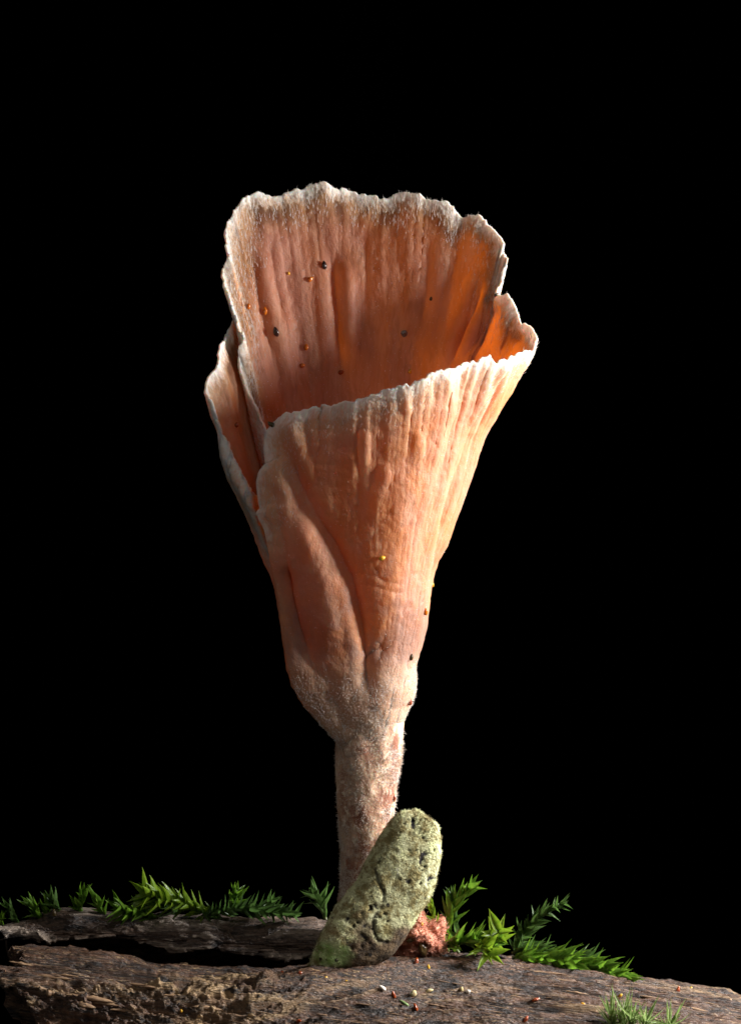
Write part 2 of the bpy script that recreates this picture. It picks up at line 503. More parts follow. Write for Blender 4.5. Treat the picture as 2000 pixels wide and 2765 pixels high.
    mesh_obj('lower_wood', local(A.reshape(-1, 3), LOG), F[:, ::-1], M['wood'], LOG, {'pale': pl})
    log_surf.append(G.reshape(-1, 3))
    return G, N

LB, LBN = log_body()

def ledge(name, x0, x1, top, bot, dtop, dfront, dback, mat, seed, nq=520, nf=90, nb=24, slopeback=60):
    q = np.linspace(0, 1, nq)
    px1 = x0 + (x1 - x0) * q
    tf = np.linspace(0, 1, nf)
    off = 26 * fbm(tf * 7, seed, oct=4, seed=seed)
    px = px1[:, None] + off[None, :] * (1 - q[:, None]) ** 6
    pt, pb = I(px, top), I(px, bot)
    bul = np.sin(np.pi * np.clip(tf, 0, 1)) ** .6
    py = pt + (pb - pt) * (tf ** 1.15)[None]
    d = dtop + (dfront - dtop) * (np.clip(np.sin(tf * np.pi * .62) / 1.0, 0, 1))[None] + 0 * px
    tb = np.linspace(0, 1, nb + 2)[1:-1]
    pyb = np.interp(tb, [0, .35, .75, 1], [0, 30, 0, 0]); w = np.interp(tb, [0, .35, .75, 1], [1, 1, 0, 0])
    xb = np.repeat(px[:, -1:], nb, 1)
    yb = pb[:, -1:] * w[None] + (pt[:, :1] + slopeback * np.interp(tb, [0, .75, 1], [1, 1, 0])[None]) * (1 - w[None])
    dd = np.interp(tb, [0, .35, .75, 1], [d[0, -1], dback * .8, dback, dtop])[None] + 0 * xb
    G = P(np.concatenate([px, xb], 1), np.concatenate([py, yb], 1), np.concatenate([d, dd], 1))
    N = grid_normals(np.concatenate([G[:, -1:], G, G[:, :1]], 1))[:, 1:-1]
    cen = G.mean(1, keepdims=True)
    N *= np.sign((N * (G - cen)).sum(-1, keepdims=True).mean())
    X = G[..., 0]; al = np.concatenate([py, yb], 1) / 100
    fib = fbm(X * .4, al * 9, oct=5, seed=seed + 1, gain=.6)
    cell = fbm(X * .9, al * 3.2, oct=4, seed=seed + 2) * 3
    ter = (np.floor(cell) + smooth(.75, 1, cell - np.floor(cell))) / 3
    disp = .07 * fib + .24 * ter * smooth(.15, .5, np.concatenate([tf, np.full(nb, .3)]))[None] + .15 * fbm(X * .6, al * 1.1, oct=3, seed=seed + 3)
    pale = np.clip(smooth(.1, .6, ter + .4 * fib) * .8, 0, 1)
    G = G + N * disp[..., None]
    c0 = G[0].mean(0); c1 = G[-1].mean(0)
    caps = []
    for f in (.05, .5, .85):
        r = c0 + (G[0] - c0) * f; r[:, 0] = G[0][:, 0] + .05 + .3 * (1 - f); caps.append(r)
    A = np.concatenate([np.array(caps), G, (c1 + (G[-1] - c1) * .02)[None]], 0)
    pl = np.concatenate([np.tile(pale[:1], (3, 1)), pale, pale[-1:]], 0)
    nu, nv = A.shape[:2]
    F = quads(nu, nv); i = np.arange(nu - 1)
    F = np.concatenate([F, np.stack([i * nv + nv - 1, (i + 1) * nv + nv - 1, (i + 1) * nv, i * nv], -1)])
    mesh_obj(name, local(A.reshape(-1, 3), LOG), F[:, ::-1], mat, LOG, {'pale': pl})
    log_surf.append(G.reshape(-1, 3))

ledge('upper_wood', 8, 1060, [(-60, 2502), (0, 2496), (60, 2487), (120, 2478), (135, 2466), (200, 2458), (400, 2466), (700, 2480), (850, 2486), (1060, 2530)],
      [(-60, 2520), (0, 2530), (50, 2545), (110, 2545), (125, 2528), (280, 2536), (400, 2554), (560, 2572), (700, 2574), (830, 2588), (1060, 2610)],
      1.7, .35, 4.2, M['wood2'], 50)
ledge('inner_wood', 90, 1100, [(0, 2525), (300, 2530), (600, 2545), (1100, 2560)], [(0, 2640), (1100, 2690)],
      3.2, 2.1, 4.6, M['wood2'], 80, nq=260, nf=50)

# ================================================================== THE MUSHROOM
MUSH = thing('funnel_mushroom', 'peach coloured funnel shaped mushroom with wavy pale rim on fuzzy stem', 'mushroom', P(960, 2520, .2))
AX = 1000.0
STEMTOP = 2010.0
def ang(px, d):
    return math.atan2((px - AX) / 100, -d)

main_rim = [
    (736, 1146, -2.62), (748, 1136, -2.75), (762, 1122, -2.85), (795, 1116, -3.0), (835, 1110, -3.15),
    (862, 1098, -3.25), (900, 1097, -3.35), (930, 1090, -3.42), (965, 1084, -3.5), (1010, 1070, -3.55), (1060, 1052, -3.55), (1100, 1040, -3.5), (1132, 1026, -3.42), (1160, 1008, -3.3),
    (1200, 997, -3.1), (1245, 986, -2.8), (1290, 978, -2.5), (1306, 966, -2.36), (1322, 966, -2.24), (1340, 982, -2.1), (1368, 974, -1.85), (1392, 962, -1.6), (1412, 957, -1.3),
    (1432, 948, -.9), (1445, 930, -.45), (1450, 912, -.1), (1444, 892, .25), (1430, 878, .5), (1413, 880, .75), (1402, 868, .95), (1396, 842, 1.15), (1386, 815, 1.35), (1372, 793, 1.5),
    (1356, 797, 1.65), (1342, 803, 1.85), (1345, 785, 1.95), (1352, 768, 2.05), (1354, 748, 2.15), (1352, 725, 2.25), (1360, 705, 2.35), (1364, 688, 2.4), (1352, 676, 2.5), (1356, 655, 2.55),
    (1350, 640, 2.65), (1328, 622, 2.8), (1312, 594, 2.95), (1290, 582, 3.05), (1262, 580, 3.15), (1247, 586, 3.2), (1232, 572, 3.24), (1212, 548, 3.3), (1195, 543, 3.35), (1172, 545, 3.4), (1140, 530, 3.45),
    (1100, 524, 3.5), (1065, 527, 3.55), (1032, 540, 3.55), (1000, 529, 3.55), (970, 526, 3.55), (945, 515, 3.55), (925, 512, 3.55), (895, 504, 3.52), (862, 498, 3.48), (838, 500, 3.45),
    (810, 513, 3.4), (770, 526, 3.3), (735, 530, 3.2), (705, 522, 3.1), (680, 524, 3.0), (660, 535, 2.9), (640, 556, 2.75), (628, 580, 2.6), (613, 606, 2.45), (608, 630, 2.3), (612, 665, 2.1),
    (620, 692, 1.95), (612, 708, 1.88), (602, 726, 1.8), (604, 755, 1.65), (612, 800, 1.4), (622, 845, 1.2), (636, 885, 1.0), (652, 915, .85), (655, 932, .8), (643, 940, .75), (641, 960, .7), (648, 1000, .55),
    (665, 1045, .35), (690, 1100, .1), (720, 1160, -.1), (745, 1230, -.2), (770, 1310, -.25), (800, 1420, -.25), (830, 1550, -.2)]

lobe_rim = [
    (800, 1640, -.9), (762, 1530, -1.1), (728, 1440, -1.3), (702, 1370, -1.45), (680, 1325, -1.58), (655, 1268, -1.52), (632, 1222, -1.46), (608, 1172, -1.38), (588, 1122, -1.28), (576, 1080, -1.15),
    (562, 1062, -1.05), (554, 1048, -.9), (556, 1034, -.75), (568, 1014, -.55), (582, 1000, -.4), (592, 985, -.25), (588, 960, .15), (591, 938, .45), (604, 918, .85), (618, 885, 1.35), (628, 858, 1.8),
    (645, 845, 2.3), (670, 855, 2.7), (700, 885, 2.9)]

# grooves (+depth: pushed in, seen from outside) and ridges drawn where they run on the front
front_feats = [
    ([(764, 1150), (772, 1220), (805, 1310), (852, 1400), (905, 1480), (948, 1560), (972, 1680), (988, 1800), (1000, 1930)], 26, -.26),
    ([(735, 1300), (762, 1420), (785, 1540), (795, 1620)], 16, -.16), ([(772, 1520), (790, 1619), (806, 1686), (828, 1750), (842, 1810)], 19, -.34),
    ([(800, 1380), (850, 1500), (885, 1640), (905, 1760)], 38, .20),
    ([(745, 1330), (780, 1480), (800, 1600)], 20, .10),
    ([(925, 1560), (955, 1700), (965, 1800)], 22, .13),
    ([(820, 1130), (835, 1200), (850, 1270)], 10, -.06), ([(790, 1130), (800, 1180), (822, 1260), (848, 1330)], 11, .05),
    ([(968, 1150), (964, 1200), (972, 1290)], 7, -.08), ([(985, 1160), (982, 1260)], 12, .05),
    ([(1118, 1150), (1120, 1200), (1116, 1240)], 12, .05), ([(1050, 1250), (1020, 1330), (1010, 1430)], 16, .07),
    ([(1200, 1000), (1206, 1080), (1205, 1150)], 12, .05), ([(1245, 990), (1240, 1080), (1225, 1160)], 11, -.04),
    ([(1320, 970), (1305, 1050), (1285, 1120)], 14, .05), ([(1341, 985), (1318, 1060)], 11, -.03),
    ([(1160, 1012), (1170, 1100)], 10, -.03), ([(1090, 1045), (1100, 1120)], 9, .05), ([(1375, 975), (1340, 1080), (1300, 1180)], 10, .06),
    ([(1270, 1100), (1262, 1190), (1218, 1300), (1190, 1400), (1172, 1530), (1155, 1640), (1135, 1750), (1118, 1840)], 15, -.15),
    ([(1248, 1180), (1205, 1290), (1172, 1400), (1155, 1520)], 26, .08),
    ([(1215, 1430), (1195, 1560), (1172, 1670)], 18, .05), ([(1190, 1545), (1168, 1600), (1160, 1650)], 5, -.10),
    ([(1100, 1250), (1085, 1420), (1075, 1600), (1060, 1740)], 70, .12), ([(1010, 1745), (1045, 1765)], 26, -.11),
    ([(1000, 1544), (1030, 1562), (1078, 1573)], 5, -.028), ([(1004, 1576), (1042, 1591), (1088, 1597)], 5, -.03), ([(1010, 1530), (1025, 1545)], 4, -.03),
    ([(1062, 1642), (1098, 1618)], 5, -.025), ([(1068, 1652), (1100, 1628)], 4, -.03), ([(1120, 1625), (1130, 1612)], 4, -.03), ([(1150, 1570), (1160, 1558)], 4, -.04)]
lap_lines = [([(1268, 1110), (1262, 1190), (1218, 1300), (1190, 1400), (1172, 1530)], 1, .07)]
back_feats = [
    ([(888, 650), (905, 750), (914, 850), (918, 950), (930, 1040)], 20, .22), ([(935, 700), (938, 800), (942, 900), (965, 980)], 16, -.12),
    ([(862, 700), (872, 820), (880, 960)], 16, -.07), ([(765, 650), (778, 780), (800, 900), (830, 1040)], 18, .08), ([(700, 640), (715, 760), (745, 900), (790, 1060)], 14, -.08),
    ([(720, 620), (740, 760), (770, 900)], 12, .07), ([(680, 680), (700, 820), (740, 980)], 10, .06), ([(660, 760), (690, 900), (735, 1080)], 14, -.06),
    ([(1300, 700), (1262, 800), (1235, 880), (1195, 1010)], 13, -.15), ([(1310, 740), (1285, 830), (1250, 910), (1215, 1000)], 9, .10), ([(1335, 750), (1300, 850), (1262, 940), (1235, 990)], 9, -.11),
    ([(1345, 810), (1320, 870), (1290, 960)], 16, .14), ([(1395, 850), (1370, 900), (1345, 970)], 18, -.14), ([(1415, 890), (1395, 930)], 14, .14),
    ([(1160, 620), (1155, 760), (1140, 900)], 16, .06), ([(1040, 560), (1030, 700), (1020, 850)], 24, -.06), ([(985, 600), (990, 760), (985, 900)], 14, .05), ([(1100, 600), (1095, 750)], 16, -.05)]

# the free left border of the front flap, stepped where torn lappets end
flap_edge = [(736, 1146), (714, 1180), (715, 1215), (722, 1258), (712, 1268), (702, 1280), (697, 1305), (700, 1340), (706, 1374), (697, 1386), (703, 1402), (718, 1428),
             (735, 1500), (752, 1600), (768, 1700), (788, 1800), (804, 1850), (832, 1895), (870, 1935), (905, 1975), (945, 2010)]

def sheet(name, rim, nu, nv, rbase, feats, seed, edge_path=None):
    R, t = resample(rim, nu)
    R = smooth1(R, 5)
    phi = np.unwrap(np.array([ang(a, c) for a, b, c in R]))
    sgn = 1 if phi[-1] > phi[0] else -1
    phi = np.maximum.accumulate(phi * sgn) * sgn
    phi = smooth1(phi[:, None], 61)[:, 0]
    # ragged margin
    R[:, 1] += 4.5 * fbm(t / 9.0, seed, oct=3, seed=seed) + 3 * vnoise(t / 28.0, 5.0, seed=seed)
    R[:, 0] += 2.0 * fbm(t / 11.0, seed + 9.0, oct=2, seed=seed + 1)
    Rw = P(R[:, 0], R[:, 1], R[:, 2])
    Rs = smooth1(Rw, 75)
    Rs[:6] = Rw[:6]; Rs[-6:] = Rw[-6:]; Rs = smooth1(Rs, 21)
    Bc = P(997, STEMTOP, 0)
    B = np.stack([Bc[0] + rbase * np.sin(phi), Bc[1] - rbase * np.cos(phi), np.full(nu, Bc[2])], -1)
    v = 1 - (1 - np.linspace(0, 1, nv)) ** 1.35
    G = B[:, None] * (1 - v)[None, :, None] + Rs[:, None] * v[None, :, None] + (Rw - Rs)[:, None] * (smooth(.55, 1, v) ** 2)[None, :, None]
    pp = proj(G); py = pp[..., 1]
    deg = np.degrees(phi)[:, None]
    dl = (deg + 80 + 180) % 360 - 180
    wl = np.exp(-(dl / 38) ** 2)
    bul = np.interp(py, [1040, 1240, 1370, 1550, 1700, 1800, 1860, 1915, 1960, 2010], [0, .18, .20, .28, .58, .80, .76, .48, .18, 0])
    dr = (deg - 85 + 180) % 360 - 180
    wr = np.exp(-(dr / 50) ** 2)
    cut = np.interp(py, [930, 1150, 1390, 1560, 1680, 1800, 1860, 1900, 1960], [0, -.32, -.27, -.30, -.12, -.08, .12, .06, 0])
    dfm = (deg + 180) % 360 - 180
    wf = np.exp(-(dfm / 45) ** 2)
    frn = np.interp(py, [1050, 1300, 1600, 1800, 1880, 1960], [0, .05, .10, .16, .10, 0])
    off = (wl * bul + wr * cut + wf * frn) * smooth(1.0, .93, v)[None, :]
    rad = np.stack([np.sin(phi), -np.cos(phi), np.zeros(nu)], -1)
    G = G + rad[:, None] * off[..., None]
    if edge_path is not None:
        e = np.array(edge_path, float)
        p0 = proj(G[0])
        dx = (np.interp(p0[:, 1], e[:, 1], e[:, 0]) - p0[:, 0]) / 100
        dxs = smooth1(dx[:, None], 21)[:, 0]
        w1 = smooth(75, 0, np.arange(nu)); w2 = smooth(26, 0, np.arange(nu))
        G[..., 0] += w1[:, None] * dxs[None] + w2[:, None] * (dx - dxs)[None]
    # normals pointing away from the axis
    N = grid_normals(G)
    axis = np.stack([np.full(G.shape[:2], (AX - 1000) / 100), np.zeros(G.shape[:2]), G[..., 2]], -1)
    N *= np.sign((N * rad[:, None]).sum(-1, keepdims=True).mean())
    pp = proj(G)
    arc = (t / 100)[:, None] * np.ones(nv)[None]
    phr = phi[:, None] * 3.4
    front = np.broadcast_to(smooth(-.16, .12, np.cos(phi))[:, None], G.shape[:2])
    disp = np.zeros(G.shape[:2])
    fade = smooth(.03, .22, v)[None, :]
    for poly, w, h in feats[0]:
        dd, al = poly_dist(pp[..., 0], pp[..., 1], poly)
        h = h * smooth(0, .22, al + .03) * smooth(1.03, .72, al)
        disp += front * h * np.exp(-(dd / w) ** 2) * fade
    for poly, w, h in feats[1]:
        dd, al = poly_dist(pp[..., 0], pp[..., 1], poly)
        h = h * smooth(0, .3, al + .02) * smooth(1.02, .7, al)
        disp += (1 - front) * h * np.exp(-(dd / w) ** 2)
    rloc = np.clip(np.hypot(G[..., 0], G[..., 1]) / 3.4, 0, 1) ** 1.4
    # pleats that fan out towards the rim, fine ribs, ruffled margin
    zz = G[..., 2]
    disp += .075 * fbm(phr * 1.0 + .3 * vnoise(phr * .6, zz * .35), zz * .13, oct=2, seed=seed + 3) * rloc
    disp += .016 * fbm(phr * 4.0 + .25 * vnoise(phr, zz * .5), zz * .22, oct=3, seed=seed + 5, gain=.6) * rloc
    disp += .06 * fbm(G[..., 0] * .8, G[..., 1] * .8, zz * .45, oct=2, seed=seed + 7) * fade
    disp += .045 * fbm(arc * 1.2, 2.0, oct=2, seed=seed + 8) * smooth(.86, 1.0, v)[None]
    disp += .012 * fbm(G[..., 0] * 7, G[..., 1] * 7, zz * 7, oct=2, seed=seed + 11)
    G = G + N * disp[..., None]
    N2 = grid_normals(G); N2 *= np.sign((N2 * rad[:, None]).sum(-1, keepdims=True).mean())
    rimd = np.full(G.shape[:2], 1e9)
    for sh_ in range(-90, 91, 3):
        k = np.clip(np.arange(nu) + sh_, 0, nu - 1)
        rimd = np.minimum(rimd, np.linalg.norm(G[k, -1][:, None] - G, axis=-1))
    if edge_path is not None:           # the free border of the flap is margin too
        k = np.where(proj(G[0])[:, 1] < 1430)[0][::2]
        for kk in k:
            rimd[:150] = np.minimum(rimd[:150], np.linalg.norm(G[0, kk] - G[:150], axis=-1))
    th = .035 + .075 * smooth(0, 1.2, rimd) + .16 * smooth(.45, .05, v)[None]
    th = th * (1 + .08 * fbm(G[..., 0] * 3, G[..., 1] * 3, zz * 3, oct=2, seed=seed + 13))
    outer = G + N2 * th[..., None]; inner = G - N2 * th[..., None]
    e = th[:, -1:]
    edge = G[:, -1] + (G[:, -1] - G[:, -4]) / (np.linalg.norm(G[:, -1] - G[:, -4], axis=-1, keepdims=True) + 1e-9) * e * .9
    lefte = G[0] + (G[0] - G[2]) / (np.linalg.norm(G[0] - G[2], axis=-1, keepdims=True) + 1e-9) * th[0][:, None] * .8
    righte = G[-1] + (G[-1] - G[-3]) / (np.linalg.norm(G[-1] - G[-3], axis=-1, keepdims=True) + 1e-9) * th[-1][:, None] * .8
    nO = nu * nv
    V = np.concatenate([outer.reshape(-1, 3), inner.reshape(-1, 3), edge, lefte, righte])
    i = np.arange(nu - 1); j = np.arange(nv - 1)
    oT = i * nv + nv - 1; eo = 2 * nO
    lo = eo + nu; ro = lo + nv
    F = [quads(nu, nv), quads(nu, nv, nO, True),
         np.stack([oT, oT + nv, eo + i + 1, eo + i], -1), np.stack([eo + i, eo + i + 1, nO + oT + nv, nO + oT], -1),
         np.stack([j, j + 1, lo + j + 1, lo + j], -1)[:, ::1], np.stack([lo + j, lo + j + 1, nO + j + 1, nO + j], -1),
         np.stack([(nu - 1) * nv + j + 1, (nu - 1) * nv + j, ro + j, ro + j + 1], -1), np.stack([ro + j + 1, ro + j, nO + (nu - 1) * nv + j, nO + (nu - 1) * nv + j + 1], -1),
         np.stack([i * nv + nv * 0, nO + i * nv, nO + (i + 1) * nv, (i + 1) * nv], -1)]
    F = np.concatenate(F)
    if sgn > 0: pass
    phv = np.broadcast_to(phr, (nu, nv))
    at = {'rim': np.concatenate([rimd.ravel(), rimd.ravel(), np.zeros(nu), rimd[0], rimd[-1]]),
          'side': np.concatenate([np.zeros(nO), np.ones(nO), np.full(nu, .5), np.full(2 * nv, .5)]),
          'fan': np.concatenate([rloc.ravel(), rloc.ravel(), rloc[:, -1], rloc[0], rloc[-1]]),
          'ph': np.concatenate([phv.ravel(), phv.ravel(), phv[:, -1], phv[0], phv[-1]])}
    o = mesh_obj(name, local(V, MUSH), F, M['flesh'], MUSH, at)
    # consistent outward faces
    import bmesh
    bm = bmesh.new(); bm.from_mesh(o.data); bmesh.ops.recalc_face_normals(bm, faces=bm.faces); bm.to_mesh(o.data); bm.free()
    return dict(outer=outer, inner=inner, N=N2, rim=rimd, phi=phi, G=G, edge=edge)

CUP = sheet('cup', main_rim, 720, 210, .40, (front_feats, back_feats), 11, flap_edge)
LOBE = sheet('side_lobe', lobe_rim, 240, 170, .38, ([([(600, 1150), (640, 1300), (700, 1450), (750, 1600)], 14, .08), ([(580, 1120), (610, 1250), (680, 1420)], 10, -.06)], [([(610, 900), (640, 1000), (680, 1100)], 12, .06)]), 41)

# ---- stem
def stem():
    nu, nv = 220, 240
    py = np.linspace(2560, 1840, nv)
    cx = np.interp(py, [1840, 1880, 1960, 2050, 2100, 2190, 2260, 2320, 2400, 2480, 2560], [1000, 1000, 997, 993, 991, 988, 982, 974, 962, 955, 950])
    r = np.interp(py, [1840, 1880, 1920, 1960, 2050, 2100, 2190, 2260, 2320, 2400, 2480, 2560], [.55, .82, .93, .92, .89, .84, .77, .66, .55, .42, .42, .5])
    th = np.linspace(0, 2 * np.pi, nu, endpoint=False)
    C = P(cx, py, np.interp(py, [1840, 2560], [0, .35]))
    G = C[None] + r[None, :, None] * np.stack([np.sin(th)[:, None] + 0 * py[None], -np.cos(th)[:, None] + 0 * py[None], 0 * th[:, None] + 0 * py[None]], -1)
    N = np.stack([np.sin(th), -np.cos(th), 0 * th], -1)[:, None] + 0 * G
    sx, sy, sz = G[..., 0], G[..., 1], G[..., 2]
    disp = .035 * fbm(sx * 1.6, sy * 1.6, sz * .7, oct=2, seed=61) + .012 * fbm(sx * 6, sy * 6, sz * 5, oct=3, seed=62)
    fold = np.exp(-((((np.degrees(th) + 180) % 360 - 180) - 6) / 16) ** 2)[:, None] * np.interp(py, [1840, 1950, 2080], [1, 1, 0])[None]
    disp -= .12 * fold
    G = G + N * disp[..., None]
    V = np.concatenate([G.reshape(-1, 3), C[:1], C[-1:]])
    F = [quads(nu, nv, wrap_u=True)]
    i = np.arange(nu); i2 = (i + 1) % nu
    F3 = np.concatenate([np.stack([i * nv, np.full(nu, nu * nv), i2 * nv], -1), np.stack([i2 * nv + nv - 1, np.full(nu, nu * nv + 1), i * nv + nv - 1], -1)])
    mesh_obj('stem', local(V, MUSH), [F[0], F3], M['stem'], MUSH)
    return G, N, py, th
SG, SN, SPY, STH = stem()

# ---- fuzz of the stem: curled pale hairs in patches
def stem_fuzz():
    n = 70000
    i = rng.random(n) * (SG.shape[0] - 1); j = rng.random(n) ** .9 * (SG.shape[1] - 45)
    p, nn = bil(SG, i, j), bil(SN, i, j)
    pyv = np.interp(j, np.arange(len(SPY)), SPY)
    dens = smooth(-.55, .40, fbm(p[:, 0] * 1.5, p[:, 1] * 1.5, p[:, 2] * 1.1, oct=3, seed=70)) * smooth(1870, 1915, pyv + 40 * fbm(p[:, 0] * 2, p[:, 2], oct=2, seed=3))
    k = rng.random(n) < dens + .08
    p, nn = p[k], nn[k]; m = len(p)
    d = nn * .55 + rng.normal(0, .6, (m, 3)); L = rng.uniform(.025, .066, m)
    return fibres(p - nn * .01, d, L, rng.uniform(.005, .0082, m), rng.normal(0, .6, (m, 3)))
# fuzz on the shoulder where the funnel narrows, and the hairs of the margin
def cup_fuzz():
    out = []
    O, I_, N, rim, phi = CUP['outer'], CUP['inner'], CUP['N'], CUP['rim'], CUP['phi']
    nu, nv = rim.shape
    up = np.gradient(CUP['G'], axis=1); up /= np.linalg.norm(up, axis=-1, keepdims=True) + 1e-9
    def go(G, n, jlo, jhi, sgn, dens, L, rad, lift, spread):
        i = rng.random(n) * (nu - 1.01); j = jlo + rng.random(n) * (jhi - jlo)
        p, nn, uu, rr = bil(G, i, j), bil(N, i, j) * sgn, bil(up, i, j), bil(rim, i, j)
        pj = proj(p)
        k = rng.random(n) < dens(rr, p, pj, np.interp(i, np.arange(nu), phi))
        p, nn, uu = p[k], nn[k], uu[k]; m = len(p)
        d = uu * (1 - lift) + nn * lift + rng.normal(0, spread, (m, 3))
        return fibres(p - nn * .004, d, rng.uniform(.5, 1.2, m) * L, rng.uniform(.7, 1.2, m) * rad, nn * rng.uniform(-.05, .25, m)[:, None] + rng.normal(0, .12, (m, 3)))
    # inner side of the high back wall
    def d1(rr, p, pj, ph):
        return smooth(.03, .12, rr) * smooth(1.1, .1, rr + .5 * fbm(p[:, 0] * 2.2, p[:, 2] * .8, oct=2, seed=8)) * (np.cos(ph) < .3)
    out.append(go(I_, 26000, nv * .62, nv - 1.01, -1, d1, .15, .0045, .12, .08))
    # outer side of the front rim
    def d2(rr, p, pj, ph):
        return smooth(.02, .09, rr) * smooth(1.2, .05, rr + .6 * fbm(p[:, 0] * 1.6, p[:, 2] * .8, oct=2, seed=9)) * (np.cos(ph) > -.2)
    out.append(go(O, 22000, nv * .55, nv - 1.01, 1, d2, .11, .0048, .16, .14))
    # minute tomentum all over what faces the light
    out.append(go(O, 9000, nv * .05, nv * .9, 1, lambda rr, p, pj, ph: np.cos(ph) * .9, .035, .006, .6, .4))
    out.append(go(I_, 7000, nv * .25, nv * .9, -1, lambda rr, p, pj, ph: -np.cos(ph) * .9, .035, .006, .6, .3))
    # shoulder
    def d3(rr, p, pj, ph):
        return smooth(1790, 1890, pj[:, 1] + 40 * fbm(p[:, 0] * 2, p[:, 1] * 2, p[:, 2] * 2, oct=2, seed=18)) * (1 - .75 * np.exp(-((np.degrees(ph) - 45) / 40) ** 2))
    out.append(go(O, 60000, 0, nv * .25, 1, d3, .055, .0058, .4, .6))
    return out
def join(parts):
    Vs, Q, T, o = [], [], [], 0
    for V, (q, t) in parts:
        Vs.append(V); Q.append(q + o); T.append(t + o); o += len(V)
    return np.concatenate(Vs), [np.concatenate(Q), np.concatenate(T)]
V, F = stem_fuzz()
tag(mesh_obj('stem_fuzz', local(V, MUSH), F, M['stemfuzz'], MUSH), kind='stuff')
V, F = join(cup_fuzz())
tag(mesh_obj('rim_fuzz', local(V, MUSH), F, M['fuzz'], MUSH), kind='stuff')

